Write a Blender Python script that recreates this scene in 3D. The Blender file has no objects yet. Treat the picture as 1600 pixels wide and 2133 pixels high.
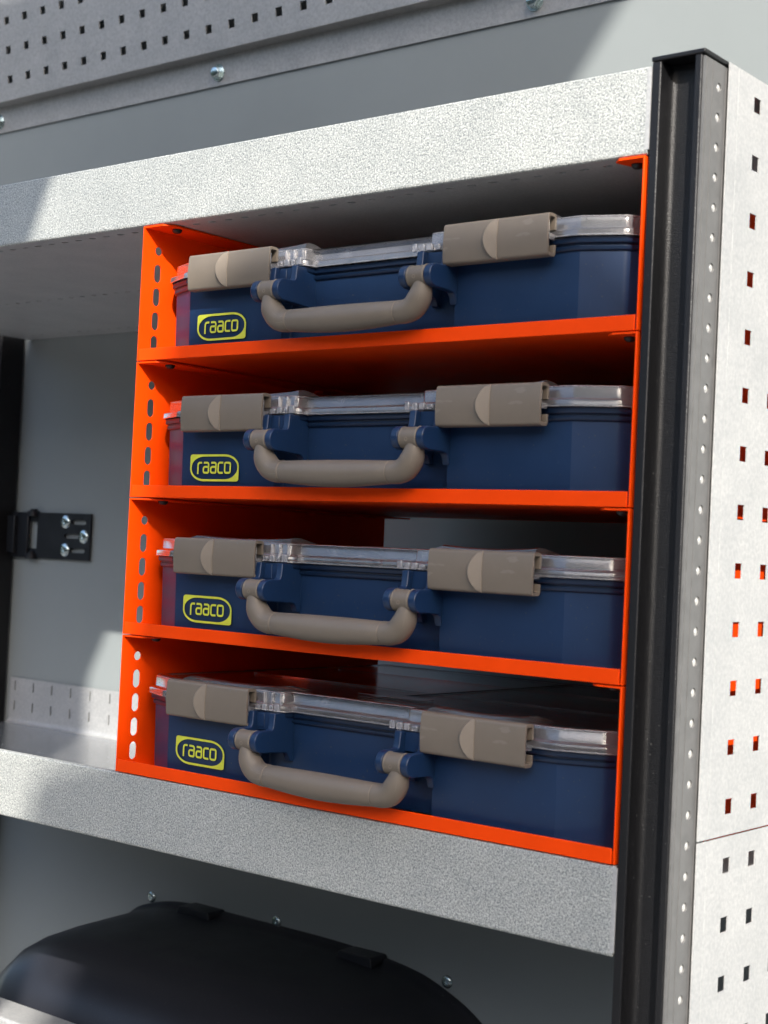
import bpy, bmesh, math, random
from mathutils import Vector, Matrix

# ------------------------------------------------------------------ camera, sky, sun, exposure
SC = bpy.context.scene
COL = SC.collection
MM = 0.001
cd = bpy.data.cameras.new('camera')
cam = bpy.data.objects.new('camera', cd); COL.objects.link(cam)
cd.sensor_fit = 'HORIZONTAL'; cd.sensor_width = 36.0
cd.lens = 3198.82 / 1600 * 36.0
cd.clip_start = 0.01; cd.clip_end = 500
yaw, pit, rol = math.radians(39.02475), math.radians(91.55568), math.radians(2.73557)
cam.matrix_world = (Matrix.Translation((0.9832, -0.8714, -0.2678)) @ Matrix.Rotation(yaw, 4, 'Z')
                    @ Matrix.Rotation(pit, 4, 'X') @ Matrix.Rotation(rol, 4, 'Z'))
cd.dof.use_dof = True; cd.dof.focus_distance = 1.25; cd.dof.aperture_fstop = 16
SC.camera = cam

SUN = Vector((0.85, -1.0, 0.87))                 # towards the sun
w = bpy.data.worlds.new('World'); SC.world = w; w.use_nodes = True
nt = w.node_tree; bg = nt.nodes['Background']
sky = nt.nodes.new('ShaderNodeTexSky'); sky.sky_type = 'NISHITA'; sky.sun_disc = False
sky.sun_elevation = math.atan2(SUN.z, math.hypot(SUN.x, SUN.y))
sky.sun_rotation = math.atan2(SUN.x, SUN.y)
sky.air_density = 1.0; sky.dust_density = 2.5; sky.ozone_density = 1.0
nt.links.new(sky.outputs[0], bg.inputs[0]); bg.inputs[1].default_value = 0.15
sl = bpy.data.lights.new('sun', 'SUN'); sl.energy = 3.3; sl.angle = math.radians(0.55); sl.color = (1, 0.95, 0.87)
so = bpy.data.objects.new('sun', sl); COL.objects.link(so)
so.rotation_euler = SUN.to_track_quat('Z', 'Y').to_euler()
SC.view_settings.view_transform = 'Standard'; SC.view_settings.look = 'None'
SC.view_settings.exposure = 1.2; SC.view_settings.gamma = 1.0
SC.cycles.max_bounces = 16; SC.cycles.diffuse_bounces = 10; SC.cycles.glossy_bounces = 8; SC.cycles.transparent_max_bounces = 24

# ------------------------------------------------------------------ materials
def srgb(r, g, b):
    f = lambda c: (c / 255 / 12.92) if c / 255 <= 0.04045 else ((c / 255 + 0.055) / 1.055) ** 2.4
    return (f(r), f(g), f(b), 1)

def newmat(name):
    m = bpy.data.materials.new(name); m.use_nodes = True
    t = m.node_tree; p = t.nodes['Principled BSDF']
    return m, t, p

def noise(t, scale, detail=3, rough=0.55, vec=None, dist=0.0):
    n = t.nodes.new('ShaderNodeTexNoise'); n.inputs['Scale'].default_value = scale
    n.inputs['Detail'].default_value = detail; n.inputs['Roughness'].default_value = rough
    n.inputs['Distortion'].default_value = dist
    if vec is not None: t.links.new(vec, n.inputs['Vector'])
    return n

def ramp(t, src, stops):
    r = t.nodes.new('ShaderNodeValToRGB'); t.links.new(src, r.inputs[0])
    e = r.color_ramp.elements
    while len(e) < len(stops): e.new(0.5)
    for k, (p, c) in enumerate(stops):
        e[k].position = p; e[k].color = c if len(c) == 4 else (*c, 1)
    return r

def objco(t):
    return t.nodes.new('ShaderNodeTexCoord').outputs['Object']

def bump(t, p, src, strength, dist):
    b = t.nodes.new('ShaderNodeBump'); b.inputs['Strength'].default_value = strength
    b.inputs['Distance'].default_value = dist; t.links.new(src, b.inputs['Height'])
    t.links.new(b.outputs[0], p.inputs['Normal']); return b

def mix(t, a, b, fac, mode='MIX'):
    n = t.nodes.new('ShaderNodeMix'); n.data_type = 'RGBA'; n.blend_type = mode
    if isinstance(fac, (int, float)): n.inputs[0].default_value = fac
    else: t.links.new(fac, n.inputs[0])
    for k, v in ((6, a), (7, b)):
        if isinstance(v, tuple): n.inputs[k].default_value = v if len(v) == 4 else (*v, 1)
        else: t.links.new(v, n.inputs[k])
    return n.outputs[2]

def plain(name, col, rough=0.5, metal=0.0, spec=0.5, var=0.12, nscale=60, bmp=0.0, bscale=900, coat=0.0, dust=0.0):
    m, t, p = newmat(name); co = objco(t)
    n = noise(t, nscale, 4, 0.6, co)
    lo = tuple(c * (1 - var) for c in col[:3]); hi = tuple(min(1, c * (1 + var)) for c in col[:3])
    r = ramp(t, n.outputs[0], [(0.3, lo), (0.7, hi)])
    c = r.outputs[0]
    if dust:      # specks of dust and hairline scuffs
        d1 = noise(t, 420, 1, 0.5, co); rd = ramp(t, d1.outputs[0], [(0.735, (0, 0, 0)), (0.76, (1, 1, 1))])
        c = mix(t, c, tuple(x * 0.4 + dust for x in col[:3]), rd.outputs[0])
        mp = t.nodes.new('ShaderNodeMapping'); t.links.new(co, mp.inputs[0])
        mp.inputs['Rotation'].default_value = (0.2, 0.9, 0.3); mp.inputs['Scale'].default_value = (18, 700, 18)
        d2 = noise(t, 2.2, 2, 0.6, mp.outputs[0]); r2 = ramp(t, d2.outputs[0], [(0.70, (0, 0, 0)), (0.73, (0.6, 0.6, 0.6))])
        c = mix(t, c, tuple(x + dust * 0.5 for x in col[:3]), r2.outputs[0])
    t.links.new(c, p.inputs['Base Color'])
    n2 = noise(t, nscale * 0.5, 3, 0.6, co)
    mr = t.nodes.new('ShaderNodeMapRange'); t.links.new(n2.outputs[0], mr.inputs[0])
    mr.inputs[1].default_value = 0.3; mr.inputs[2].default_value = 0.7
    mr.inputs[3].default_value = rough * 0.85; mr.inputs[4].default_value = min(1, rough * 1.15)
    t.links.new(mr.outputs[0], p.inputs['Roughness'])
    p.inputs['Metallic'].default_value = metal; p.inputs['Specular IOR Level'].default_value = spec
    if coat: p.inputs['Coat Weight'].default_value = coat; p.inputs['Coat Roughness'].default_value = 0.25
    if bmp:
        n3 = noise(t, bscale, 2, 0.5, co); bump(t, p, n3.outputs[0], bmp, 0.0003)
    return m

def galvanised(name, lo, hi, speck, scale, metal, rough, bm, scratches=True):
    """zinc coated sheet: fine speckle, cloudy spangle, a few scuffs"""
    m, t, p = newmat(name); co = objco(t)
    n = noise(t, scale, 2.5, 0.6, co, 0.5)
    r = ramp(t, n.outputs[0], [(0.36, lo), (0.5, tuple((a + b) / 2 for a, b in zip(lo, hi))), (0.64, hi)])
    big = noise(t, 22, 4, 0.6, co)
    rb = ramp(t, big.outputs[0], [(0.3, (0.86, 0.87, 0.88)), (0.7, (1.0, 1.0, 1.0))])
    c = mix(t, r.outputs[0], rb.outputs[0], 1.0, 'MULTIPLY')
    n2 = noise(t, scale * 1.7, 1, 0.5, co, 0.3)
    r2 = ramp(t, n2.outputs[0], [(0.62, (0, 0, 0)), (0.74, (1, 1, 1))])
    c = mix(t, c, tuple(x * speck for x in hi), r2.outputs[0])
    if scratches:
        mp = t.nodes.new('ShaderNodeMapping'); t.links.new(co, mp.inputs[0])
        mp.inputs['Rotation'].default_value = (0.3, 0.7, 0.4); mp.inputs['Scale'].default_value = (6, 160, 9)
        ns = noise(t, 3.0, 1, 0.4, mp.outputs[0])
        rs = ramp(t, ns.outputs[0], [(0.735, (0, 0, 0)), (0.75, (0.5, 0.5, 0.5))])
        c = mix(t, c, tuple(min(1, x * 1.25) for x in hi), rs.outputs[0])
    t.links.new(c, p.inputs['Base Color'])
    p.inputs['Metallic'].default_value = metal
    mr = t.nodes.new('ShaderNodeMapRange'); t.links.new(n.outputs[0], mr.inputs[0])
    mr.inputs[1].default_value = 0.3; mr.inputs[2].default_value = 0.7
    mr.inputs[3].default_value = rough * 0.8; mr.inputs[4].default_value = rough * 1.25
    t.links.new(mr.outputs[0], p.inputs['Roughness'])
    bump(t, p, n.outputs[0], bm, 0.0006)
    return m

M_FASCIA = galvanised('galvanised_speckled', (0.25, 0.268, 0.265), (0.70, 0.712, 0.67), 0.62, 760, 0.25, 0.5, 0.8, False)
M_PANEL = galvanised('galvanised_smooth', (0.44, 0.445, 0.445), (0.54, 0.54, 0.53), 0.80, 330, 0.25, 0.5, 0.15, False)
M_WALLPANEL = galvanised('galvanised_grey', (0.40, 0.395, 0.385), (0.50, 0.495, 0.485), 0.85, 260, 0.35, 0.5, 0.15, False)
M_UNDER = galvanised('galvanised_underside', (0.54, 0.545, 0.55), (0.66, 0.665, 0.67), 0.9, 380, 0.35, 0.42, 0.2, False)
M_FLOORSHEET = galvanised('galvanised_floor', (0.40, 0.405, 0.41), (0.50, 0.505, 0.51), 0.95, 300, 0.7, 0.22, 0.08, False)
M_ORANGE = plain('orange_powder_coat', (0.97, 0.066, 0.0015), 0.45, spec=0.12, var=0.05, nscale=30, bmp=0.10, bscale=1500)
M_BLACKPOST = plain('black_powder_coat', (0.0065, 0.0066, 0.0075), 0.40, spec=0.4, var=0.3, nscale=900, bmp=0.9, bscale=1300, dust=0.05)
M_BLACKSIDE = plain('black_lit_side', (0.14, 0.139, 0.137), 0.42, spec=0.7, metal=0.15, var=0.12, nscale=120, bmp=0.25, bscale=1100)  # post's black again, its sunlit side put into a greyer base colour
M_ALU = plain('bare_aluminium', (0.78, 0.77, 0.74), 0.35, metal=0.5, var=0.1, nscale=500)
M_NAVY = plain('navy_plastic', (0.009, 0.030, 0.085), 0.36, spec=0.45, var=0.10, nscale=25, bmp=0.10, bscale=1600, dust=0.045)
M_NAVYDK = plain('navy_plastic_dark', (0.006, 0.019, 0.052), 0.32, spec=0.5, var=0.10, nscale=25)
M_TAUPE = plain('taupe_plastic', (0.180, 0.150, 0.118), 0.46, spec=0.45, var=0.05, nscale=40, bmp=0.14, bscale=1800, dust=0.10)
M_TAUPEL = plain('taupe_plastic_pale', (0.24, 0.20, 0.158), 0.5, spec=0.45, var=0.06, nscale=80, bmp=0.1, bscale=1500)  # paler taupe: light on the grip's facet put into colour; rings and marks too
M_YELLOW = plain('yellow_print', (0.66, 0.70, 0.06), 0.45, var=0.06, nscale=200)
M_ZINC = plain('zinc_plated_steel', (0.62, 0.70, 0.70), 0.22, metal=1.0, var=0.15, nscale=400)
M_DARKBOLT = plain('black_bolt', (0.02, 0.02, 0.02), 0.4, var=0.1)
M_WALL = plain('grey_wall_paint', (0.29, 0.318, 0.32), 0.42, spec=0.4, var=0.025, nscale=8, bmp=0.03)
M_ARCH = plain('black_moulded_plastic', (0.020, 0.021, 0.027), 0.36, spec=0.45, var=0.04, nscale=30, bmp=0.04, bscale=1500, dust=0.05)
M_PLATE = plain('black_steel_plate', (0.012, 0.014, 0.018), 0.4, spec=0.5, var=0.15, nscale=90)
M_FLOOR = plain('van_floor', (0.10, 0.10, 0.10), 0.7, var=0.2, nscale=12)
M_PAVE = plain('pale_paving', (0.17, 0.17, 0.165), 0.9, var=0.15, nscale=3)
M_BOARD = plain('dark_grey_board', (0.10, 0.11, 0.12), 0.6, var=0.1, nscale=3)
M_CANVAS0 = plain('grey_caster_cloth', (0.30, 0.31, 0.32), 0.8, var=0.06, nscale=3)
M_CANVAS, _t, _p = newmat('white_caster_cloth'); _p.inputs['Base Color'].default_value = (0.75, 0.75, 0.73, 1); _p.inputs['Roughness'].default_value = 0.9  # cloth of the added shade caster, translucent to lighten its shade
_tl = _t.nodes.new('ShaderNodeBsdfTranslucent'); _tl.inputs[0].default_value = (0.7, 0.7, 0.68, 1)
_mx = _t.nodes.new('ShaderNodeMixShader'); _mx.inputs[0].default_value = 0.4
_t.links.new(_p.outputs[0], _mx.inputs[1]); _t.links.new(_tl.outputs[0], _mx.inputs[2]); _t.links.new(_mx.outputs[0], _t.nodes['Material Output'].inputs[0])
M_INSERT = plain('pale_insert_box', (0.42, 0.42, 0.42), 0.5, var=0.05)

def clear_plastic(name, haze, rough, tint, fac=1.0):
    m = bpy.data.materials.new(name); m.use_nodes = True; t = m.node_tree
    for n in list(t.nodes): t.nodes.remove(n)
    out = t.nodes.new('ShaderNodeOutputMaterial'); co = objco(t)
    tr = t.nodes.new('ShaderNodeBsdfTransparent'); tr.inputs[0].default_value = (*tint, 1)
    gl = t.nodes.new('ShaderNodeBsdfGlossy'); gl.inputs['Roughness'].default_value = rough
    gl.inputs[0].default_value = (1, 1, 1, 1)
    df = t.nodes.new('ShaderNodeBsdfDiffuse'); df.inputs[0].default_value = (0.78, 0.77, 0.80, 1)
    tl = t.nodes.new('ShaderNodeBsdfTranslucent'); tl.inputs[0].default_value = (0.8, 0.8, 0.82, 1)
    nn = noise(t, 1400, 2, 0.5, co)
    b = t.nodes.new('ShaderNodeBump'); b.inputs['Strength'].default_value = 0.25; b.inputs['Distance'].default_value = 0.0003
    t.links.new(nn.outputs[0], b.inputs['Height']); t.links.new(b.outputs[0], gl.inputs['Normal'])
    nh = noise(t, 70, 4, 0.6, co)
    mr = t.nodes.new('ShaderNodeMapRange'); t.links.new(nh.outputs[0], mr.inputs[0])
    mr.inputs[1].default_value = 0.3; mr.inputs[2].default_value = 0.7
    mr.inputs[3].default_value = haze * 0.6; mr.inputs[4].default_value = haze * 1.4
    m0 = t.nodes.new('ShaderNodeMixShader'); m0.inputs[0].default_value = 0.5
    t.links.new(df.outputs[0], m0.inputs[1]); t.links.new(tl.outputs[0], m0.inputs[2])
    m1 = t.nodes.new('ShaderNodeMixShader'); t.links.new(mr.outputs[0], m1.inputs[0])
    t.links.new(tr.outputs[0], m1.inputs[1]); t.links.new(m0.outputs[0], m1.inputs[2])
    fr = t.nodes.new('ShaderNodeFresnel'); fr.inputs[0].default_value = 1.5
    mu = t.nodes.new('ShaderNodeMath'); mu.operation = 'MULTIPLY'; mu.use_clamp = True; mu.inputs[1].default_value = 1.6 * fac
    t.links.new(fr.outputs[0], mu.inputs[0])
    m2 = t.nodes.new('ShaderNodeMixShader'); t.links.new(mu.outputs[0], m2.inputs[0])
    t.links.new(m1.outputs[0], m2.inputs[1]); t.links.new(gl.outputs[0], m2.inputs[2])
    t.links.new(m2.outputs[0], out.inputs[0])
    return m
M_CLEAR = clear_plastic('clear_polycarbonate', 0.26, 0.09, (0.96, 0.96, 0.97), 1.7)
M_CLEARTOP = clear_plastic('clear_polycarbonate_top', 0.12, 0.05, (0.95, 0.92, 0.93))
M_CLEARTAB = clear_plastic('clear_polycarbonate_tab', 0.35, 0.05, (0.95, 0.95, 0.96), 2.0)

# ------------------------------------------------------------------ mesh helpers (all in millimetres)
def link(name, bm, mat, parent=None, smooth=False, bevel=0.0, segs=2, mats=None, angle=35):
    me = bpy.data.meshes.new(name)
    bmesh.ops.recalc_face_normals(bm, faces=bm.faces)
    for v in bm.verts: v.co *= MM
    bm.to_mesh(me); bm.free()
    for m_ in (mats or [mat]): me.materials.append(m_)
    o = bpy.data.objects.new(name, me); COL.objects.link(o)
    if parent is not None: o.parent = parent
    if smooth or bevel:
        me.polygons.foreach_set('use_smooth', [True] * len(me.polygons))
        me.set_sharp_from_angle(angle=math.radians(angle))
    if bevel:
        b = o.modifiers.new('bevel', 'BEVEL'); b.width = bevel * MM; b.segments = segs
        b.limit_method = 'ANGLE'; b.angle_limit = math.radians(40); b.harden_normals = False
    return o

def box(bm, x0, x1, y0, y1, z0, z1):
    vs = [bm.verts.new((x, y, z)) for x in (x0, x1) for y in (y0, y1) for z in (z0, z1)]
    for f in ((0, 1, 3, 2), (4, 6, 7, 5), (0, 4, 5, 1), (2, 3, 7, 6), (0, 2, 6, 4), (1, 5, 7, 3)):
        bm.faces.new([vs[i] for i in f])

def extrude_poly(bm, pts, a0, a1, axis):
    """closed polygon extruded along an axis; pts are in the two other axes, in order"""
    def mk(p, a):
        if axis == 0: return (a, p[0], p[1])
        if axis == 1: return (p[0], a, p[1])
        return (p[0], p[1], a)
    A = [bm.verts.new(mk(p, a0)) for p in pts]; B = [bm.verts.new(mk(p, a1)) for p in pts]
    n = len(pts)
    for i in range(n): bm.faces.new((A[i], A[(i + 1) % n], B[(i + 1) % n], B[i]))
    bm.faces.new(A[::-1]); bm.faces.new(B)

def empty(name, label, cat, group=None, loc=(0, 0, 0)):
    o = bpy.data.objects.new(name, None); COL.objects.link(o)
    o.location = Vector(loc) * MM; o.empty_display_size = 0.02
    o['label'] = label; o['category'] = cat
    if group: o['group'] = group
    return o

def fillet(pts, radii, n=5):
    out = []
    N = len(pts)
    for i in range(N):
        p = Vector(pts[i]); a = Vector(pts[i - 1]); b = Vector(pts[(i + 1) % N]); r = radii[i]
        if r <= 0: out.append((p.x, p.y)); continue
        u = (a - p).normalized(); v = (b - p).normalized()
        ang = math.acos(max(-1, min(1, u.dot(v)))); d = r / math.tan(ang / 2)
        d = min(d, (a - p).length * 0.48, (b - p).length * 0.48); r = d * math.tan(ang / 2)
        c = p + (u + v).normalized() * (r / math.sin(ang / 2))
        s = p + u * d - c; e = p + v * d - c
        a0 = math.atan2(s.y, s.x); a1 = math.atan2(e.y, e.x); da = a1 - a0
        while da > math.pi: da -= 2 * math.pi
        while da < -math.pi: da += 2 * math.pi
        for k in range(n + 1):
            t = a0 + da * k / n; out.append((c.x + r * math.cos(t), c.y + r * math.sin(t)))
    return out

def offset(pts, d):
    N = len(pts); out = []
    for i in range(N):
        a = Vector(pts[i - 1]); p = Vector(pts[i]); b = Vector(pts[(i + 1) % N])
        n1 = (p - a).normalized(); n2 = (b - p).normalized()
        m1 = Vector((n1.y, -n1.x)); m2 = Vector((n2.y, -n2.x))
        m = (m1 + m2)
        if m.length < 1e-6: m = m1
        m.normalize(); k = d / max(0.35, m.dot(m1)); out.append((p.x + m.x * k, p.y + m.y * k))
    return out

def loft(bm, outline, levels, cap0=True, cap1=True):
    """stack of offset outlines: levels = [(z, offset), ...]"""
    rings = [[bm.verts.new((x, y, z)) for x, y in offset(outline, d)] for z, d in levels]
    n = len(outline)
    for a, b in zip(rings, rings[1:]):
        for i in range(n): bm.faces.new((a[i], a[(i + 1) % n], b[(i + 1) % n], b[i]))
    if cap0: bm.faces.new(rings[0])
    if cap1: bm.faces.new(rings[-1])
    return rings

def sheet(bm, u0, u1, rows, thick, place):
    """perforated sheet with real holes. rows = [(v0, v1, [(ua, ub, polygon), ...])]; place(u, v, n) -> point"""
    def V(u, v, n): return bm.verts.new(place(u, v, n))
    def quad(p):
        f = [V(*q, 0) for q in p]; b = [V(*q, -thick) for q in p]
        bm.faces.new(f); bm.faces.new(b[::-1])
    for v0, v1, cells in rows:
        cu = u0
        for ua, ub, poly in cells:
            if ua > cu + 1e-6: quad([(cu, v0), (ua, v0), (ua, v1), (cu, v1)])
            cx = sum(p[0] for p in poly) / len(poly); cy = sum(p[1] for p in poly) / len(poly)
            def hit(p):
                dx, dy = p[0] - cx, p[1] - cy; t = 1e9
                if dx > 1e-9: t = min(t, (ub - cx) / dx)
                if dx < -1e-9: t = min(t, (ua - cx) / dx)
                if dy > 1e-9: t = min(t, (v1 - cy) / dy)
                if dy < -1e-9: t = min(t, (v0 - cy) / dy)
                return (cx + dx * t, cy + dy * t)
            corners = [(ua, v0), (ub, v0), (ub, v1), (ua, v1)]
            n = len(poly)
            for i in range(n):
                p, q = poly[i], poly[(i + 1) % n]; hp, hq = hit(p), hit(q)
                a0 = math.atan2(p[1] - cy, p[0] - cx); a1 = math.atan2(q[1] - cy, q[0] - cx)
                if a1 < a0: a1 += 2 * math.pi
                mid = []
                for c in corners:
                    ac = math.atan2(c[1] - cy, c[0] - cx)
                    while ac < a0 - 1e-9: ac += 2 * math.pi
                    if a0 + 1e-6 < ac < a1 - 1e-6: mid.append((ac, c))
                mid = [c for _, c in sorted(mid)]
                pts = [p, hp] + mid + [hq, q]
                quad(pts)
                w4 = [V(*p, 0), V(*q, 0), V(*q, -thick), V(*p, -thick)]; bm.faces.new(w4)
            cu = ub
        if u1 > cu + 1e-6: quad([(cu, v0), (u1, v0), (u1, v1), (cu, v1)])
    v0, v1 = rows[0][0], rows[-1][1]
    for (a, b) in (((u0, v0), (u1, v0)), ((u1, v0), (u1, v1)), ((u1, v1), (u0, v1)), ((u0, v1), (u0, v0))):
        bm.faces.new([V(*a, 0), V(*b, 0), V(*b, -thick), V(*a, -thick)])

def sq(cx, cy, s): h = s / 2; return [(cx - h, cy - h), (cx + h, cy - h), (cx + h, cy + h), (cx - h, cy + h)]
def slot(cx, cy, w_, h_, n=6):
    r = min(w_, h_) / 2; dx = max(0, w_ / 2 - r); dy = max(0, h_ / 2 - r); out = []
    for k, (sx, sy) in enumerate(((1, 1), (-1, 1), (-1, -1), (1, -1))):
        for j in range(n + 1):
            a = k * math.pi / 2 + j * math.pi / 2 / n
            p = (cx + sx * dx + r * math.cos(a), cy + sy * dy + r * math.sin(a))
            if not out or (Vector(p) - Vector(out[-1])).length > 1e-4: out.append(p)
    if (Vector(out[0]) - Vector(out[-1])).length < 1e-4: out.pop()
    return out
def circle(cx, cy, r, n=20): return [(cx + r * math.cos(2 * math.pi * k / n), cy + r * math.sin(2 * math.pi * k / n)) for k in range(n)]

def cyl(bm, c, axis, r, h, n=20, r2=None):
    """cylinder from c along axis (unit Vector) for h"""
    ax = Vector(axis).normalized(); t = Vector((0, 0, 1)) if abs(ax.z) < 0.9 else Vector((1, 0, 0))
    a = ax.cross(t).normalized(); b = ax.cross(a); r2 = r if r2 is None else r2; c = Vector(c)
    A = [bm.verts.new(c + a * r * math.cos(2 * math.pi * k / n) + b * r * math.sin(2 * math.pi * k / n)) for k in range(n)]
    B = [bm.verts.new(c + ax * h + a * r2 * math.cos(2 * math.pi * k / n) + b * r2 * math.sin(2 * math.pi * k / n)) for k in range(n)]
    for i in range(n): bm.faces.new((A[i], A[(i + 1) % n], B[(i + 1) % n], B[i]))
    bm.faces.new(A[::-1]); bm.faces.new(B)

def hexbolt(parent, c, ax, mat, name='bolt', r=5.0, washer=8.5, head=5.0):
    ax = Vector(ax).normalized(); c = Vector(c)
    bm = bmesh.new(); cyl(bm, c, ax, washer, 1.4, 28, washer * 0.94)
    cyl(bm, c + ax * 1.4, ax, r, head, 6); cyl(bm, c + ax * (1.4 + head), ax, r * 0.86, 0.5, 24, r * 0.7)
    return link(name, bm, mat, parent, bevel=0.35)

def domebolt(parent, c, ax, mat, r=5.5, name='screw', recess=True):
    ax = Vector(ax).normalized(); c = Vector(c); bm = bmesh.new()
    t = Vector((0, 0, 1)) if abs(ax.z) < 0.9 else Vector((1, 0, 0)); a = ax.cross(t).normalized(); b = ax.cross(a)
    prof = [(r, 0), (r, 0.8), (r * .93, 1.6), (r * .75, 2.5), (r * .5, 3.05)]
    if recess: prof += [(r * .42, 3.1), (r * .36, 1.2), (0.01, 1.1)]
    else: prof += [(0.01, 3.3)]
    n = 24; rings = []
    for rr, h in prof: rings.append([bm.verts.new(c + ax * h + (a * math.cos(2 * math.pi * k / n) + b * math.sin(2 * math.pi * k / n)) * rr) for k in range(n)])
    for A, B in zip(rings, rings[1:]):
        for i in range(n): bm.faces.new((A[i], A[(i + 1) % n], B[(i + 1) % n], B[i]))
    return link(name, bm, mat, parent, smooth=True, angle=30)

def tube(bm, path, radii, n=28, squash=1.0, caps=True):
    rings = []; P = [Vector(p) for p in path]; ref = Vector((0, 1, 0))
    for i, p in enumerate(P):
        d = (P[min(i + 1, len(P) - 1)] - P[max(i - 1, 0)]).normalized()
        a = ref; b = d.cross(a).normalized()
        rings.append([bm.verts.new(p + (a * math.cos(2 * math.pi * k / n) * squash + b * math.sin(2 * math.pi * k / n)) * radii[i]) for k in range(n)])
    for A, B in zip(rings, rings[1:]):
        for i in range(n): bm.faces.new((A[i], A[(i + 1) % n], B[(i + 1) % n], B[i]))
    if caps: bm.faces.new(rings[0]); bm.faces.new(rings[-1])

def catmull(pts, n=6):
    out = []
    for i in range(len(pts) - 1):
        p0 = pts[max(i - 1, 0)]; p1 = pts[i]; p2 = pts[i + 1]; p3 = pts[min(i + 2, len(pts) - 1)]
        for k in range(n):
            t = k / n
            out.append(tuple(0.5 * (2 * b + (c - a) * t + (2 * a - 5 * b + 4 * c - d) * t * t + (3 * b - a - 3 * c + d) * t ** 3)
                             for a, b, c, d in zip(p0, p1, p2, p3)))
    out.append(tuple(pts[-1])); return out

def copy_tree(o, parent=None, skip=()):
    c = o.copy(); COL.objects.link(c); c.parent = parent
    for ch in list(KIDS.get(o.name, [])): copy_tree(ch, c)
    return c

# ------------------------------------------------------------------ setting: ground, van body, shade
TH = math.radians(8)
WO = Vector((0, 440, 0)); WU = Vector((0, -math.sin(TH), math.cos(TH))); WN = Vector((0, -math.cos(TH), -math.sin(TH)))
def onwall(x, v, n): return Vector((x, 0, 0)) + WO + WU * v + WN * n

bm = bmesh.new(); S = 30000
vs = [bm.verts.new(p) for p in ((-S, -S, -1500), (S, -S, -1500), (S, S, -1500), (-S, S, -1500))]; bm.faces.new(vs)
g = link('ground', bm, M_PAVE); g['kind'] = 'structure'

bm = bmesh.new()      # van side wall: upright below, leaning inwards above
prof = [(444, -1100), (444, -40), (443, 0)] + [tuple(onwall(0, v, 0))[1:] for v in (60, 400, 900)]
back = [(y + 6, z) for y, z in prof]
extrude_poly(bm, prof + back[::-1], -1700, 1500, 0)
wl = link('van_wall', bm, M_WALL, smooth=True, angle=50); wl['kind'] = 'structure'

bm = bmesh.new(); box(bm, -1700, 1500, 60, 320, 900, 930); rf = link('unseen_van_roof', bm, M_WALL); rf['kind'] = 'structure'  # roof slab added out of view to hold sky light off the wall
bm = bmesh.new(); box(bm, -1700, 1500, -60, 444, -1125, -1100); fl = link('van_floor', bm, M_FLOOR); fl['kind'] = 'structure'
for x, z in ((-421.2, -703.7), (-212, -695), (32.7, -712)):
    domebolt(wl, (x, 443.8, z), (0, -1, 0), M_ZINC, 7.0, 'screw')

# a dark hedge, added unseen behind the camera to block low sky light
M_HORIZON = plain('dark_horizon', (0.03, 0.042, 0.025), 0.9, var=0.4, nscale=2)
bm = bmesh.new(); random.seed(4); pr = None
for k in range(49):
    a = math.radians(180 + 180 * k / 48); r = 9000 + random.uniform(-500, 500); zt = 2300 + random.uniform(-300, 300)
    p = [bm.verts.new((400 + q * math.cos(a), q * math.sin(a), z)) for q, z in ((r, -1500), (r + 150, zt * .6), (r + 500, zt), (r + 1500, zt), (r + 1800, -1500))]
    if pr:
        for i in range(4): bm.faces.new((pr[i], p[i], p[i + 1], pr[i + 1]))
    pr = p
hg = link('horizon_blocker', bm, M_HORIZON, smooth=True); hg['kind'] = 'structure'

# shade casters added out of view, their outlines drawn from the shadows wanted
def caster(name, poly, dist, thick, mat):
    s = SUN / -SUN.y; off = Vector((s.x * dist, 0, s.z * dist)); bm = bmesh.new()
    extrude_poly(bm, [(x + off.x, z + off.z) for x, z in poly], -dist, -dist - thick, 1)
    return link(name, bm, mat)
A = [(-205, -700), (-188, -560), (-185, -420), (-185, -60), (-153, 2), (-124, 60), (40, 200), (505, 558), (560, 625), (700, 760), (300, 760), (-560, 760), (-900, 620), (-900, -700)]
a_ = caster('canvas_shade_caster', A, 1300, 12, M_CANVAS)
a_['label'] = 'unseen white canvas awning side panel hanging in front of the van, out of frame'; a_['category'] = 'occluder'
B = [(-260, -3200), (-118, -600), (-100, -525), (-92, -468), (12, -440), (30, -300), (38, -170), (52, -80), (130, -35), (300, -28), (470, -34), (496, -60),
     (500, -130), (500, -3200)]
off = 2600 * 0.87
B = [(x, max(z, -1500 - off)) for x, z in B]
b_ = caster('board_shade_caster', B, 2600, 20, M_BOARD)
b_['label'] = 'unseen tall dark grey banner standing on the paving facing the shelves, out of frame'; b_['category'] = 'blocker'

# ------------------------------------------------------------------ shelving unit
XL, XR = -716, 482.4
unit = empty('shelving_unit', 'galvanised steel van shelving with a black slotted upright and square-holed side panels', 'shelving', loc=(0, 0, 0))

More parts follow.
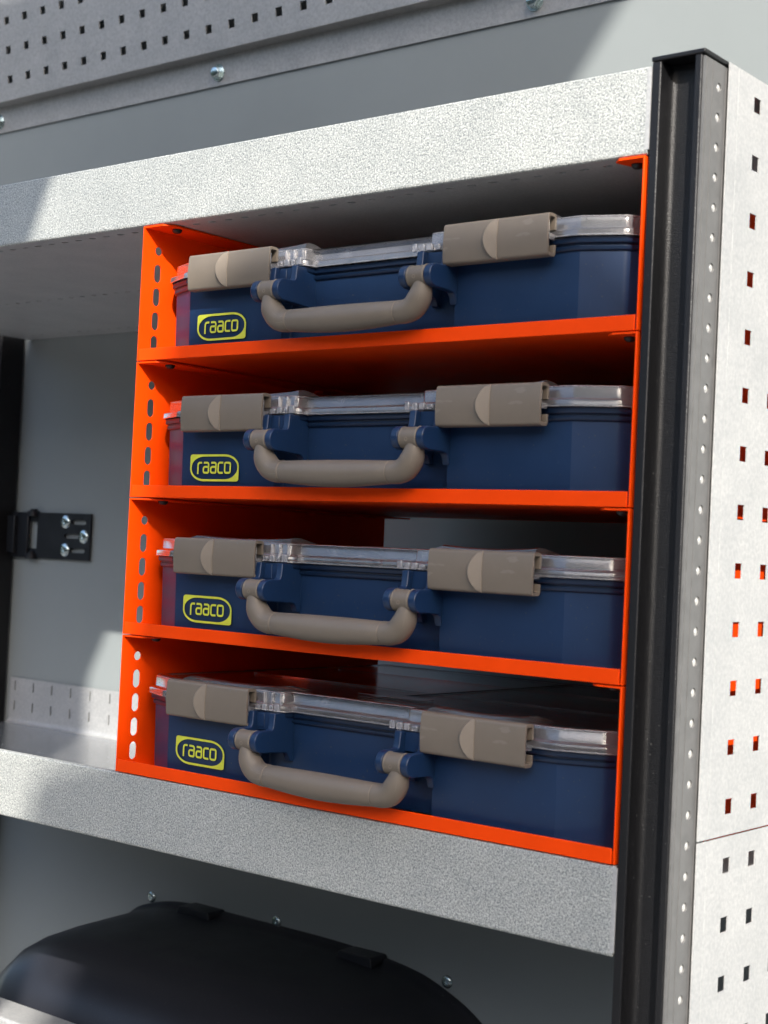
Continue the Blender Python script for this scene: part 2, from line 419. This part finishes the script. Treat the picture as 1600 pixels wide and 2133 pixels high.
def shelf(z, lip=58, rear=True):
    """tray: perforated floor, speckled front fascia, slotted back lip"""
    pitch = 18.9
    xs = [444.5 - pitch * k for k in range(60)]
    def row(yc):
        cells = []
        for k, x in enumerate(sorted(xs)):
            cells.append((x - 9.4, x + 9.4, slot(x, yc, 7.5 if k % 3 else 8.5, 4.4 if k % 2 else 3.4, 3)))
        return cells
    bm = bmesh.new()
    rows = [(1.3, 9, []), (9, 22, row(15.5)), (22, 219, []), (219, 232, row(225.5)), (232, 404, []), (404, 417, row(410.5)), (417, 440, [])]
    if not rear: rows = rows[:3] + [(22, 440, [])]
    sheet(bm, XL, XR - 1.5, rows, 1.2, lambda u, v, n: (u, v, z + 1.3 + n))
    base = link('shelf_tray', bm, M_UNDER if rear else M_FLOORSHEET, unit)
    bm = bmesh.new()     # fascia with a rolled top edge and rounded lower bend
    pts = [(0, z + 2.2), (0.35, z + 0.9), (1.3, z + 0.1), (1.3, z + 1.2), (1.2, z + 2.2), (1.2, z + lip - 1.2), (6, z + lip - 1.2), (6, z + lip), (1.2, z + lip), (0.3, z + lip - 0.4), (0, z + lip - 1.2)]
    extrude_poly(bm, pts, XL, XR, 0)
    link('fascia', bm, M_FASCIA, base)
    bm = bmesh.new(); box(bm, XR - 1.4, XR - 0.1, 1.3, 439, z + 1.4, z + lip - 2); link('end_flange', bm, M_UNDER, base)
    bm = bmesh.new(); box(bm, 480.6, 483.7, -0.25, 0.9, z + 3, z + lip - 1); link('end_fold', bm, M_PANEL, base)
    # slotted back lip
    bm = bmesh.new()
    c1 = []; c2 = []
    for k in range(32):
        x = -705 + 38.4 * k
        if x > XR - 14: break
        c1.append((x - 10, x + 10, slot(x, z + 17.5 + 6, 2.6, 13, 3))); c2.append((x - 10, x + 10, slot(x, z + 50.5, 2.6, 13, 3)))
    sheet(bm, XL, XR - 2, [(z + 6, z + 15, []), (z + 15, z + 32, c1), (z + 32, z + 42, []), (z + 42, z + 59, c2), (z + 59, z + 61, [])], 1.2,
          lambda u, v, n: (u, 439 - n, v))
    link('back_lip', bm, M_PANEL, base)
    bm = bmesh.new()
    arc = [(439 - 6 + 6 * math.sin(a), z + 7.3 - 6 * math.cos(a)) for a in [math.pi / 2 * k / 5 for k in range(6)]]
    extrude_poly(bm, arc + [(439, z + 1.6), (430, z + 0.9 + 0.45)], XL, XR - 2, 0); link('bend', bm, M_PANEL, base, smooth=True)
    return base
top_shelf = shelf(0.0); shelf(-519.6, rear=False)
bm = bmesh.new(); box(bm, XL + 3, XR - 4, 8, 431, 1.8, 5.0); link('blackout_mat', bm, M_DARKBOLT, top_shelf)  # unseen mat added to keep light out of the tray holes

# front upright: slotted black section
ZB, ZT = -1100, 60
bm = bmesh.new()
P = [(484, 0), (489.8, 0), (490.4, 0.6), (490.6, 3.5), (491.0, 8), (492.0, 11.6), (494, 13.6), (496, 14), (512.5, 14), (514.0, 12.6), (514.4, 1.0), (515, 0), (519, 0), (519.6, 0.6),
     (519.6, 44), (484, 44)]
extrude_poly(bm, P, ZB, ZT, 2)
post = link('upright_post', bm, M_BLACKPOST, unit, bevel=0.5)
bm = bmesh.new(); holes = []
z = 43.4
hz = []
while z > -760: hz.append(z); z -= 19.53
rows = []; cur = ZB + 2
for zc in sorted(hz):
    rows.append((cur, zc - 6, [])); rows.append((zc - 6, zc + 6, [(14, 29, circle(21.4, zc, 3.1, 18))])); cur = zc + 6
rows.append((cur, ZT - 1, []))
sheet(bm, 1.5, 43, rows, 1.5, lambda u, v, n: (521.2 + n, u, v))
link('side_strip', bm, M_BLACKSIDE, post)
bm = bmesh.new()         # fine ribs running down the side strip
for y in (4.2, 12.2, 30.5, 38.5):
    box(bm, 521.2, 521.6, y, y + 0.7, ZB + 3, ZT - 2)
link('rib', bm, M_BLACKSIDE, post)
me0 = None
for zc in hz:
    if me0 is None:
        bm = bmesh.new(); cyl(bm, (519.7, 21.4, 0), (1, 0, 0), 3.4, 0.7, 18, 2.5); cyl(bm, (520.4, 21.4, 0), (1, 0, 0), 1.6, 0.35, 12, 1.2)
        first = link('hole_insert', bm, M_ALU, post); me0 = first.data; first.location.z = zc * MM
    else:
        o = bpy.data.objects.new('hole_insert', me0); COL.objects.link(o); o.parent = post; o.location.z = zc * MM
bm = bmesh.new(); box(bm, 483.4, 522.0, -0.8, 45, ZT + 0.2, ZT + 3.4); box(bm, 486, 518, 16, 42, ZT - 2, ZT + 0.3)
link('end_cap', bm, M_BLACKPOST, post, bevel=0.8)

# square-holed side panels
def side_panel(z0, z1, zlist):
    bm = bmesh.new(); rows = []; cur = z0
    ys = [72.3 + 38 * k for k in range(9)]
    for zc in sorted(zlist):
        rows.append((cur, zc - 8, [])); rows.append((zc - 8, zc + 8, [(y - 9, y + 9, sq(y, zc, 10.2)) for y in ys])); cur = zc + 8
    rows.append((cur, z1, []))
    sheet(bm, 30, 446, rows, 0.8, lambda u, v, n: (524.0 + n, u, v))
    box(bm, 510, 522.5, 444, 446, z0, z1)
    o = link('perforated_side_panel', bm, M_PANEL, unit)
    bm = bmesh.new(); box(bm, 521.8, 524.1, 43.6, 45.4, z0, z1); link('edge_fold', bm, M_PANEL, o)
    return o
bm = bmesh.new(); box(bm, 485, 521.5, 46, 440, 60.2, 61.4); link('gap_sun_cover', bm, M_PANEL, unit)  # unseen plate added to stop sun falling into the gap behind the panel
side_panel(-442.8, 62.0, [44 - 39 * i for i in range(13)])
side_panel(-1100, -444.0, [44 - 39 * i for i in range(13, 28)])

# rear upright
bm = bmesh.new()
P = [(-753, 400), (-731, 400), (-727, 404), (-727, 440), (-753, 440), (-753, 430), (-748, 428), (-748, 412), (-753, 410)]
extrude_poly(bm, P, -1100, 58, 2); rp = link('rear_upright', bm, M_BLACKPOST, unit, bevel=0.8)
bm = bmesh.new()
for x in (-746, -741, -735): box(bm, x, x + 2.2, 398.8, 400, -1100, -2)
link('ridge', bm, M_BLACKPOST, rp)

# ------------------------------------------------------------------ black hinge bracket on the wall
br = empty('hinge_bracket', 'black steel hinge plate with three zinc screws on the wall beside the rear upright', 'bracket', loc=(0, 0, 0))
bm = bmesh.new()
rows = []
zs = [(-246, 'a'), (-264.5, 'b'), (-283, 'a')]
cells = {-246: [(-604, -560, slot(-580, -246, 30, 6, 4))], -264.5: [(-612, -566, slot(-592, -264.5, 32, 6, 4))], -283: [(-604, -560, slot(-580, -283, 30, 6, 4))]}
cur = -295.5
for zc in sorted(cells): rows += [(cur, zc - 5, []), (zc - 5, zc + 5, cells[zc])]; cur = zc + 5
rows.append((cur, -234.5, []))
sheet(bm, -664, -556, rows, 3, lambda u, v, n: (u, 432 - n - 3, v))
plate = link('hinge_plate', bm, M_PLATE, br, bevel=0)
bm = bmesh.new()
for x in (-652, -634, -616): 
    for zc in (-246, -264.5, -283): cyl(bm, (x, 433, zc + (0 if x != -634 else 9)), (0, -1, 0), 1.5, 3.0, 12, 0.6)
link('rivet', bm, M_ZINC, br)
bm = bmesh.new(); box(bm, -750, -680, 425, 429, -295.5, -234.5); box(bm, -745, -700, 418, 425, -290, -240); link('hinge_leaf', bm, M_PLATE, br, bevel=0.8)
for zc in (-297, -240):
    bm = bmesh.new(); cyl(bm, (-672, 428, zc), (0, 0, 1), 8.5, 7, 20); cyl(bm, (-672, 428, zc + 7), (0, 0, 1), 5, 3, 20); link('knuckle', bm, M_PLATE, br, bevel=0.6)
for zc in (-247, -294):
    bm = bmesh.new(); box(bm, -681, -664, 429, 433, zc, zc + 11); link('hinge_strap', bm, M_PLATE, br)
bm = bmesh.new(); box(bm, -664, -640, 432.2, 434, -293, -237); link('spacer', bm, M_PLATE, br)
for x, zc in ((-606.6, -246), (-568.6, -264.5), (-605.5, -283)):
    domebolt(br, (x, 429.4, zc), (0, -1, 0), M_ZINC, 9.2)

# ------------------------------------------------------------------ square-holed panel high on the wall
up = empty('perforated_wall_panel', 'grey galvanised panel with rows of square holes bolted to the wall above the shelf', 'tool panel', loc=(0, 0, 0))
bm = bmesh.new(); rows = []; cur = 319
for k in range(6):
    v = 345 + 38.3 * k; rows += [(cur, v - 9, []), (v - 9, v + 9, [(x - 10, x + 10, sq(x, v, 10)) for x in [-1001.8 + 37.5 * j for j in range(31)]])]; cur = v + 9
rows.append((cur, 620, []))
sheet(bm, -1100, 620, rows, 1.5, lambda u, v, n: onwall(u, v, 18 + n))
pf = link('holed_sheet', bm, M_WALLPANEL, up)
def wallprof(name, pts, mat, parent):
    bm = bmesh.new(); P = [onwall(0, v, n) for v, n in pts]
    extrude_poly(bm, [(p.y, p.z) for p in P], -1100, 620, 0); return link(name, bm, mat, parent, smooth=True, angle=40)
wallprof('ledge', [(319, 18), (318.2, 17.8), (315.2, 2.6), (316.6, 2.4), (319.4, 16.3)], M_WALLPANEL, up)
fg = wallprof('flange', [(316.6, 2.6), (316.4, 1.0), (282, 1.0), (282, 2.5)], M_WALLPANEL, up)
for x in (-1180 + 80, -749, -329, 121.6 - 2, 560):
    hexbolt(up, onwall(x, 297, 2.5), WN, M_ZINC, r=7.0, washer=10.5, head=6.0)

# ------------------------------------------------------------------ moulded wheel-arch cover
arch = empty('wheel_arch_cover', 'glossy black moulded wheel arch cover below the lower shelf', 'wheel arch')
top = [(-560, -1100), (-552, -960), (-528, -850), (-492, -775), (-452, -728), (-410, -709), (-350, -700.5), (-230, -699.5), (-110, -700.5), (-20, -708), (30, -721), (78, -745), (130, -792), (172, -862), (196, -950), (206, -1100)]
top = catmull(top, 5)
cx = sum(p[0] for p in top) / len(top)
bm = bmesh.new(); rings = []
# (y, inward shrink, extra drop/lift)
for y, k, dz in ((443, -1, 0), (437, -1, 0), (435.5, 0.5, 0), (432, 3.5, 0), (420, 5, 0), (380, 6.5, 0), (330, 9, 0), (290, 13, 0), (262, 20, 0), (240, 31, 0), (222, 47, 0), (208, 68, 0), (199, 95, 0), (194, 130, 0)):
    o = []
    for i, (x, z) in enumerate(top):
        a = Vector(top[max(i - 1, 0)]); b = Vector(top[min(i + 1, len(top) - 1)]); d = (b - a).normalized(); n = Vector((d.y, -d.x))
        if i == 0 or i == len(top) - 1: n = Vector((n.x, 0)).normalized()
        o.append(bm.verts.new((x + n.x * k, y, max(-1100, z + n.y * k + dz * math.exp(-((x + 300) / 190.) ** 2)))))
    rings.append(o)
for a, b in zip(rings, rings[1:]):
    for i in range(len(a) - 1): bm.faces.new((a[i], a[i + 1], b[i + 1], b[i]))
bm.faces.new(rings[-1])
link('cover', bm, M_ARCH, arch, smooth=True, angle=60)
for xa, xb, z in ((-348, -292, -700.5), (-98, -46, -703.5)):
    bm = bmesh.new(); extrude_poly(bm, fillet([(xa, z - 8), (xb, z - 8), (xb - 3, z + 4), (xa + 3, z + 4)], [2, 2, 3, 3], 3), 415, 443.4, 1)
    link('clip', bm, M_ARCH, arch, bevel=1.2)
br.location = (-12.2 * MM, 10 * MM, 0)
rail = bmesh.new(); box(rail, -760, 300, 120, 165, -820, -756)
rl = link('galvanised_rail', rail, M_PANEL, None, bevel=3); rl['label'] = 'pale galvanised rail crossing in front of the wheel arch at the lower left corner'; rl['category'] = 'rail'

# ------------------------------------------------------------------ orange rack of four stacked frames
UH = 115.3
rack = empty('case_rack', 'bright orange sheet steel rack of four stacked frames holding tool cases', 'rack', loc=(0, 0, -461.2))
def rk(o): o.location.z += 461.2 * MM; return o
for k in range(4):
    zt = -UH * k - 0.4; zb = -UH * (k + 1) + 0.5
    # left wall with five openings near its front edge
    bm = bmesh.new()
    cells = [(zb, zt - 101.8 - 1, [])]
    spec = [(-98.3, 15.0), (-78.2, 15.4), (-57.6, 15.4), (-37.4, 15.4), (-18.1, 7.4)]
    rows = []; cur = zb
    for dz, h in spec:
        zc = zt + dz; hh = h / 2 + 1.6
        rows += [(cur, zc - hh, []), (zc - hh, zc + hh, [(10, 25, slot(17.4, zc, 8.0, h, 5))])]; cur = zc + hh
    rows.append((cur, zt, []))
    sheet(bm, 0.0, 342, rows, 1.3, lambda u, v, n: (1.3 + n, u, v))
    lw = rk(link('side_wall', bm, M_ORANGE, rack))
    bm = bmesh.new(); box(bm, 479.9, 481.2, 0, 342, zb, zt); rw = rk(link('side_wall', bm, M_ORANGE, rack, bevel=0.3))
    # tray with folded front lip
    bm = bmesh.new(); box(bm, 1.4, 479.8, 1.6, 342, zb + 0.0, zb + 1.3)
    box(bm, 1.8, 478.8, -0.2, 1.3, zb, zb + 10.2)
    rk(link('tray', bm, M_ORANGE, rack, bevel=0.35))
    # top flanges, chamfered at the front
    bm = bmesh.new(); extrude_poly(bm, [(1.4, 0.3), (23, 0.3), (31, 7), (34, 342), (1.4, 342)], zt - 1.3, zt, 2); lf = rk(link('top_flange', bm, M_ORANGE, rack))
    bm = bmesh.new(); extrude_poly(bm, [(479.8, 0.1), (462, 0.1), (457.5, 4.5), (455, 342), (479.8, 342)][::-1] if False else [(479.8, 0.1), (462, 0.1), (456.5, 5), (462, 20), (470, 40), (479.8, 44)], zt - 1.3, zt, 2)
    rk(link('top_flange', bm, M_ORANGE, rack))
    rk(domebolt(rack, (22, 18, zt - 1.4), (0, 0, -1), M_ORANGE if False else M_DARKBOLT, 4.2, 'bolt', False))
    rk(domebolt(rack, (468, 14, zt - 1.4), (0, 0, -1), M_DARKBOLT, 4.2, 'bolt', False))
    rk(domebolt(rack, (16, 215, zt - 1.4), (0, 0, -1), M_ORANGE, 4.5, 'bolt', False))

# ------------------------------------------------------------------ tool case (z = 0 at the top of its frame)
BODY = [(13, 33), (22, 21), (51.6, 9), (157, 9), (157, 20), (324, 20), (324, 9), (429, 9), (458, 21), (468, 33), (468, 338), (13, 338)]
RADB = [12, 9, 1.5, 1.5, 1, 1, 1.5, 1.5, 9, 12, 12, 12]
LID = [(13, 33), (22, 21), (51.6, 9), (178, 9), (180, 20), (300, 20), (302, 9), (429, 9), (458, 21), (468, 33), (468, 338), (13, 338)]
RADL = [12, 9, 8, 3, 1.5, 1.5, 3, 8, 9, 12, 12, 12]
body_o = fillet(BODY, RADB, 5); lid_o = fillet(LID, RADL, 5)
ZP, YP = -69.3, -15.5     # pivot axis of the handle

case = empty('tool_case', 'x', 'tool case', 'tool cases in the orange rack', (0, 0, 0))
bm = bmesh.new()
loft(bm, body_o, [(-54, -0.2), (-104, -1.6), (-110.5, -2.2), (-112.6, -4.5), (-108, -7), (-58, -3.0)], True, True) if False else None
bm.free(); bm = bmesh.new()
R = loft(bm, body_o, [(-54, -3), (-54, -0.0), (-104, -1.2), (-110.3, -1.8), (-112.8, -4.0)], False, True)
inner = loft(bm, body_o, [(-54, -3), (-108, -4.5)], False, True)
body = link('body', bm, M_NAVY, case, smooth=True, angle=28)
bm = bmesh.new()
loft(bm, lid_o, [(-48.2, -3.0), (-47.9, 3.2), (-48.2, 3.8), (-51.4, 3.8), (-52.0, 3.2), (-52.3, 1.4), (-53.2, 1.2), (-53.6, 2.0), (-56.0, 2.0), (-56.6, 1.4), (-57.0, -0.1), (-57.0, -3.0)], False, False)
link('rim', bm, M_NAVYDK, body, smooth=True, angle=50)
# insert boxes seen through the clear lid
for (xa, xb, ya, yb) in ((20, 126, 34, 110), (128, 236, 34, 110), (238, 346, 34, 110), (348, 460, 34, 110), (20, 236, 113, 330), (238, 460, 113, 330)):
    bm = bmesh.new(); box(bm, xa, xb, ya, yb, -107, -64); link('insert_box', bm, M_INSERT, case, bevel=1.5)
# clear lid
bm = bmesh.new()
loft(bm, lid_o, [(-47.4, 4.5), (-47.5, 6.0), (-43.6, 6.0), (-42.9, 5.7), (-42.4, 4.9), (-42.0, 3.6), (-41.7, 1.6), (-41.2, 1.2), (-35.0, 0.8), (-33.6, 0.3), (-32.8, -0.8)], False, False)
lid = link('lid', bm, M_CLEAR, case, smooth=True, angle=50)
bm = bmesh.new()
loft(bm, lid_o, [(-32.8, -0.8), (-32.4, -2.4), (-32.4, -9.0), (-33.4, -10.5), (-33.4, -13)], False, True)
box(bm, 40, 441, 120, 121.2, -33.2, -32.2); box(bm, 40, 441, 235, 236.2, -33.2, -32.2); box(bm, 240, 241.2, 24, 330, -33.2, -32.2)
link('lid_top', bm, M_CLEARTOP, lid, smooth=True, angle=50)
bm = bmesh.new(); loft(bm, lid_o, [(-47.5, 6.0), (-47.6, 6.35), (-47.1, 6.5), (-46.7, 6.35), (-46.7, 6.05)], False, False)
loft(bm, lid_o, [(-33.9, 0.45), (-33.6, 0.75), (-33.0, 0.6), (-32.7, 0.0)], False, False)
link('lid_edge_highlight', bm, M_CLEARTAB, lid, smooth=True, angle=60)  # hazier strips build the lid's bright edge lines into its shape
bm = bmesh.new(); extrude_poly(bm, fillet([(206, 60), (276, 60), (276, 78), (206, 78)], [8] * 4, 4), -32.6, -31.9, 2); link('lid_emblem', bm, M_CLEARTOP, lid)
# raised clear ridges behind the latches
for xa, xb in ((66, 178), (318, 404)):
    pts = []
    N = 16
    bm = bmesh.new(); rr = []
    for i in range(N + 1):
        t = i / N; x = xa + (xb - xa) * t
        h = 3.6 - 2.2 * math.sin(math.pi * min(1, max(0, t))) ** 0.7
        if i == 0: h = 1.0
        yf = 9.5
        rr.append([bm.verts.new(p) for p in ((x, yf, -33), (x, yf + 0.6, -32.4 + h), (x, yf + 4, -31.4 + h), (x, yf + 12, -31.6 + h * 0.9), (x, yf + 34, -32.6))])
    for a, b in zip(rr, rr[1:]):
        for i in range(4): bm.faces.new((a[i], a[i + 1], b[i + 1], b[i]))
    bm.faces.new(rr[0]); bm.faces.new(rr[-1])
    link('lid_ridge', bm, M_CLEARTOP, lid, smooth=True, angle=45)
# small clear tabs over the handle lugs
for xs in ((157, 162, 3), (164, 169, 4), (171.5, 175, 4), (177, 182, 5), (291, 295, 5), (297.5, 302, 4), (304, 309, 4), (311, 316, 3)):
    xa, xb, hh = xs
    bm = bmesh.new(); box(bm, xa, xb, 0.2, 2.8, -47.4, -47.4 + hh + 1); link('lid_tab', bm, M_CLEARTAB, lid, bevel=0.7)
for xa in (160, 168.5, 177.5):
    bm = bmesh.new(); box(bm, xa, xa + 1.6, 5.6, 8.4, -42.5, -33.5); link('lid_post', bm, M_CLEARTAB, lid, bevel=0.6)

def latch(x0, x1, xg):
    """taupe sliding latch: C section with a half-moon finger grip"""
    outer = fillet([(4.0, -31.6), (4.0, -42.6), (2.0, -42.6), (2.0, -34.0), (-4.6, -34.0), (-5.2, -46), (-4.6, -58.6), (2.0, -58.6), (2.0, -52.8), (4.0, -52.8), (4.0, -61.0), (-6.2, -61.0), (-7.3, -46), (-6.2, -31.6)],
                   [3.0, 0.3, 0.3, 1.2, 1.2, 0, 1.2, 1.2, 0.3, 0.3, 3.0, 2.6, 0, 2.6], 4)
    bm = bmesh.new(); extrude_poly(bm, outer, x0, x1, 0)
    lt = link('latch', bm, M_TAUPE, case, bevel=0.9, segs=3, angle=32)
    # half-moon: tall on its curved left edge, sloping flush on the right
    bm = bmesh.new(); N = 22; arc = []; base = []; line = []; lip = []
    for i in range(N + 1):
        t = i / N; zc = -32.1 - 28.4 * t; s = math.sin(math.pi * t) ** 0.6
        yb = -6.35 - 1.05 * math.sin(math.pi * t)
        arc.append(bm.verts.new((xg - 8.3 * s, yb - 4.0 * s - 0.02, zc))); lip.append(bm.verts.new((xg - 9.9 * s - 0.1, yb - 2.9 * s, zc)))
        base.append(bm.verts.new((xg - 12.6 * s - 0.15, yb + 0.4, zc)))
        line.append(bm.verts.new((xg + 0.4, yb - 0.45, zc)))
    mid = []
    for i in range(N + 1):
        a, l = arc[i].co, line[i].co; m_ = a.lerp(l, 0.5); m_.y += 0.5 * math.sin(math.pi * i / N); mid.append(bm.verts.new(m_))
    edge = [bm.verts.new((v.co.x + 0.25, v.co.y + 0.9, v.co.z)) for v in line]
    for i in range(N):
        for A, B in ((base, lip), (lip, arc), (arc, mid), (mid, line), (line, edge)):
            bm.faces.new((A[i], A[i + 1], B[i + 1], B[i]))
    link('finger_grip', bm, M_TAUPEL, lt, smooth=True, angle=40)  # paler tone paints in the light this right-facing facet catches
    bm = bmesh.new(); box(bm, x0 + 8, x1 - 0.6, -3.8, 2.6, -49.5, -45.5); box(bm, x0 + 8, x1 - 1.5, -3.9, -2.5, -57.5, -37); link('slider', bm, M_CLEARTAB, lt)
latch(64.3, 154.8, 108.9); latch(324.6, 413.0, 371.0)

def lug(x0, x1, plates, blk):
    """navy lug: block under the lid with two arms that clasp the handle pivot"""
    bm = bmesh.new(); box(bm, blk[0], blk[1], 2.6, 20.5, -62.5, -48.4)
    box(bm, blk[0] + 0.5, blk[0] + 8, 1.9, 2.7, -60.5, -49.5) if blk[2] else None
    lg = link('handle_lug', bm, M_NAVY, case, bevel=0.5)
    for (xa, xb, deep) in plates:
        prof = []
        for k in range(13):      # rounded nose
            a = math.radians(90 + 180 * k / 12); prof.append((YP + 8.3 * math.cos(a), ZP + 8.3 * math.sin(a)))
        if deep < 15: prof += [(2, ZP - 8.8), (5.5, ZP - 9.6), (7.6, ZP - 12), (9.5, ZP - 18), (9.6, -48.3), (-2.6, -48.3), (-3.4, -58), (-4.4, -60.2), (-6.6, -61.0)]
        else: prof += [(4, ZP - 9.2), (12.5, ZP - 9.8), (15, ZP - 12), (17, ZP - 16.5), (deep, ZP - 17), (deep, -48.3), (-2.6, -48.3), (-3.4, -58), (-4.4, -60.2), (-6.6, -61.0)]
        bm = bmesh.new(); extrude_poly(bm, prof, xa, xb, 0); link('lug_arm', bm, M_NAVY, lg, bevel=0.7)
lug(157, 176, ((152.6, 158.8, 9.5), (175.4, 181.4, 20.5)), (158, 176.5, True))
lug(300, 325, ((298.4, 304.4, 20.5), (321.0, 327.2, 12)), (303.5, 322, False))

# handle: grip, two elbows, pivot barrels
bm = bmesh.new()
gx = [187.5, 188.2, 188.9, 190, 200, 215, 232, 241, 250, 267, 282, 292, 293.1, 293.8, 294.5]
def gr(x): t = (x - 187.5) / 107; return 8.4 + 1.75 * math.sin(math.pi * t)
path = [(x, YP + 1.0, -93.8 - 1.2 * math.sin(math.pi * (x - 187.5) / 107)) for x in gx]
rad = [gr(x) for x in gx]; rad[1] = 8.0; rad[2] = 8.1; rad[-2] = 8.0; rad[-3] = 8.1
tube(bm, path, rad, 32)
grip = link('handle', bm, M_TAUPE, case, smooth=True, angle=40)
for xr in (188.6, 293.4):
    bm = bmesh.new(); tube(bm, [(x, YP + 1, -93.8) for x in (xr - .45, xr - .2, xr + .2, xr + .45)], [8.3, 8.62, 8.62, 8.3], 32, caps=False); link('grip_ring', bm, M_TAUPEL, grip, smooth=True)
for s in (0, 1):
    f = (lambda x: x) if s == 0 else (lambda x: 482 - x)
    pts = [(167.2, YP, -66), (167.2, YP, -72), (167.6, YP, -78), (169.6, YP + .3, -84.6), (174.6, YP + .8, -90.8), (181, YP + 1, -93.4), (187.5, YP + 1, -93.8)]
    rs = [(5.2,), (5.8,), (7.4,), (8.8,), (9.0,), (8.7,), (8.6,)]
    P = catmull(pts, 6); Rr = [r[0] for r in catmull(rs, 6)]
    bm = bmesh.new(); tube(bm, [(f(p[0]), p[1], p[2]) for p in P], Rr, 28)
    link('elbow', bm, M_TAUPE, grip, smooth=True, angle=40)
    xa, xb = sorted((f(159.2), f(174.9)))
    if s == 1: xa, xb = 304.6, 320.6
    bm = bmesh.new(); tube(bm, [(x, YP, ZP) for x in (xa, xa + .6, xa + 1.4, xa + 1.8, xb - 1.8, xb - 1.4, xb - .6, xb)], [7.5, 8.1, 8.1, 7.75, 7.75, 8.1, 8.1, 7.5], 32)
    link('pivot_barrel', bm, M_TAUPE, grip, smooth=True, angle=40)
    bm = bmesh.new(); tube(bm, [(x, YP, ZP) for x in (xb - 1.5, xb - 1.2, xb - .3, xb - .1)], [7.9, 8.28, 8.28, 7.9], 32, caps=False); link('barrel_ring', bm, M_TAUPEL, grip, smooth=True)
    cxp = (xa + xb) / 2
    bm = bmesh.new(); ringo = [bm.verts.new((cxp + 1.5 * math.cos(a), YP - 8.2, ZP - 1.5 + 1.5 * math.sin(a))) for a in [2 * math.pi * k / 18 for k in range(18)]]
    ringi = [bm.verts.new((cxp + 0.9 * math.cos(a), YP - 8.2, ZP - 1.5 + 0.9 * math.sin(a))) for a in [2 * math.pi * k / 18 for k in range(18)]]
    for i in range(18): bm.faces.new((ringo[i], ringo[(i + 1) % 18], ringi[(i + 1) % 18], ringi[i]))
    link('moulding_mark', bm, M_TAUPEL, grip)

# printed badge
def stroke(bm, pts, wd, closed=False, y=8.72):
    P = [Vector(p) for p in pts]; n = len(P); L_ = []; R_ = []
    for i in range(n):
        a = P[i - 1] if (closed or i > 0) else P[i]; b = P[(i + 1) % n] if (closed or i < n - 1) else P[i]
        d = (b - a).normalized(); m_ = Vector((-d.y, d.x)) * wd / 2
        L_.append(P[i] + m_); R_.append(P[i] - m_)
    vl = [bm.verts.new((p.x, y, p.y)) for p in L_]; vr = [bm.verts.new((p.x, y, p.y)) for p in R_]
    for i in range(n if closed else n - 1):
        j = (i + 1) % n; bm.faces.new((vl[i], vl[j], vr[j], vr[i]))
def rpath(pts, r): 
    out = [tuple(pts[0])]
    N = len(pts)
    for i in range(1, N - 1):
        p = Vector(pts[i]); a = Vector(pts[i - 1]); b = Vector(pts[i + 1]); u = (a - p).normalized(); v = (b - p).normalized()
        rr = min(r, (a - p).length * .49, (b - p).length * .49)
        for k in range(6):
            t = k / 5; q = (p + u * rr) * (1 - t) ** 2 + p * 2 * t * (1 - t) + (p + v * rr) * t * t; out.append((q.x, q.y))
    out.append(tuple(pts[-1])); return out
LX0, LX1, LZ0, LZ1 = 62.3, 118.2, -100.4, -78.4
cxl, czl = (LX0 + LX1) / 2, (LZ0 + LZ1) / 2
KX = 0.62
def orect(d, rs):
    q = fillet([((LX0 + d) * KX, LZ0 + d), ((LX1 - d) * KX, LZ0 + d), ((LX1 - d) * KX, LZ1 - d), ((LX0 + d) * KX, LZ1 - d)], rs, 14)
    return [(x / KX, z) for x, z in q]
outer = orect(0, [10.4, 1.9, 10.4, 1.9]); innr = orect(1.75, [9.0, 9.0, 9.0, 9.0])
bm = bmesh.new(); n = len(outer)
vo = [bm.verts.new((x, 8.72, z)) for x, z in outer]; vi = [bm.verts.new((x, 8.72, z)) for x, z in innr]
for i in range(n): bm.faces.new((vo[i], vo[(i + 1) % n], vi[(i + 1) % n], vi[i]))
badge = link('badge', bm, M_YELLOW, case)
zb_, xh = czl - 4.8, 9.8; W_ = 7.3; gap = 1.2; sw = 1.6
x = cxl - 19.4; g0 = zb_ + sw / 2; g1 = zb_ + xh - sw / 2
def letter(strokes):
    bm = bmesh.new()
    for s_, r in strokes: stroke(bm, rpath(s_, r), sw, y=8.70)
    link('letter', bm, M_YELLOW, badge)
letter([([(x + .7, zb_ - .3), (x + .7, g1), (x + 5.2, g1)], 2.2)]); x += 6.3
for _ in range(2):
    letter([([(x + 1.0, g1), (x + W_ - .7, g1), (x + W_ - .7, g0)], 2.0),
            ([(x + W_ - .7, zb_ + xh * .57), (x + .7, zb_ + xh * .57), (x + .7, g0), (x + W_ - .72, g0)], 2.0)]); x += W_ + gap
letter([([(x + 6.2, g1), (x + .7, g1), (x + .7, g0), (x + 6.2, g0)], 2.0)]); x += 6.3 + gap
letter([([(x + 3.4, g1), (x + .7, g1), (x + .7, g0), (x + W_ - .4, g0), (x + W_ - .4, g1), (x + 3.3, g1)], 2.0)])

# the remaining three cases
KIDS = {}
for o in bpy.data.objects:
    if o.parent is not None: KIDS.setdefault(o.parent.name, []).append(o)
labels = ['navy tool case with clear lid in the top frame of the rack, under the shelf',
          'navy tool case in the second frame from the top of the orange rack',
          'navy tool case in the third frame of the rack, directly above the lowest case',
          'navy tool case in the lowest frame of the rack, its clear lid top showing']
DZ = [1.2, 0.0, -0.6, -1.2]
for k in range(1, 4):
    c = copy_tree(case); c.location = (0, 0, (-UH * k) * MM); c['label'] = labels[k]
case['label'] = labels[0]
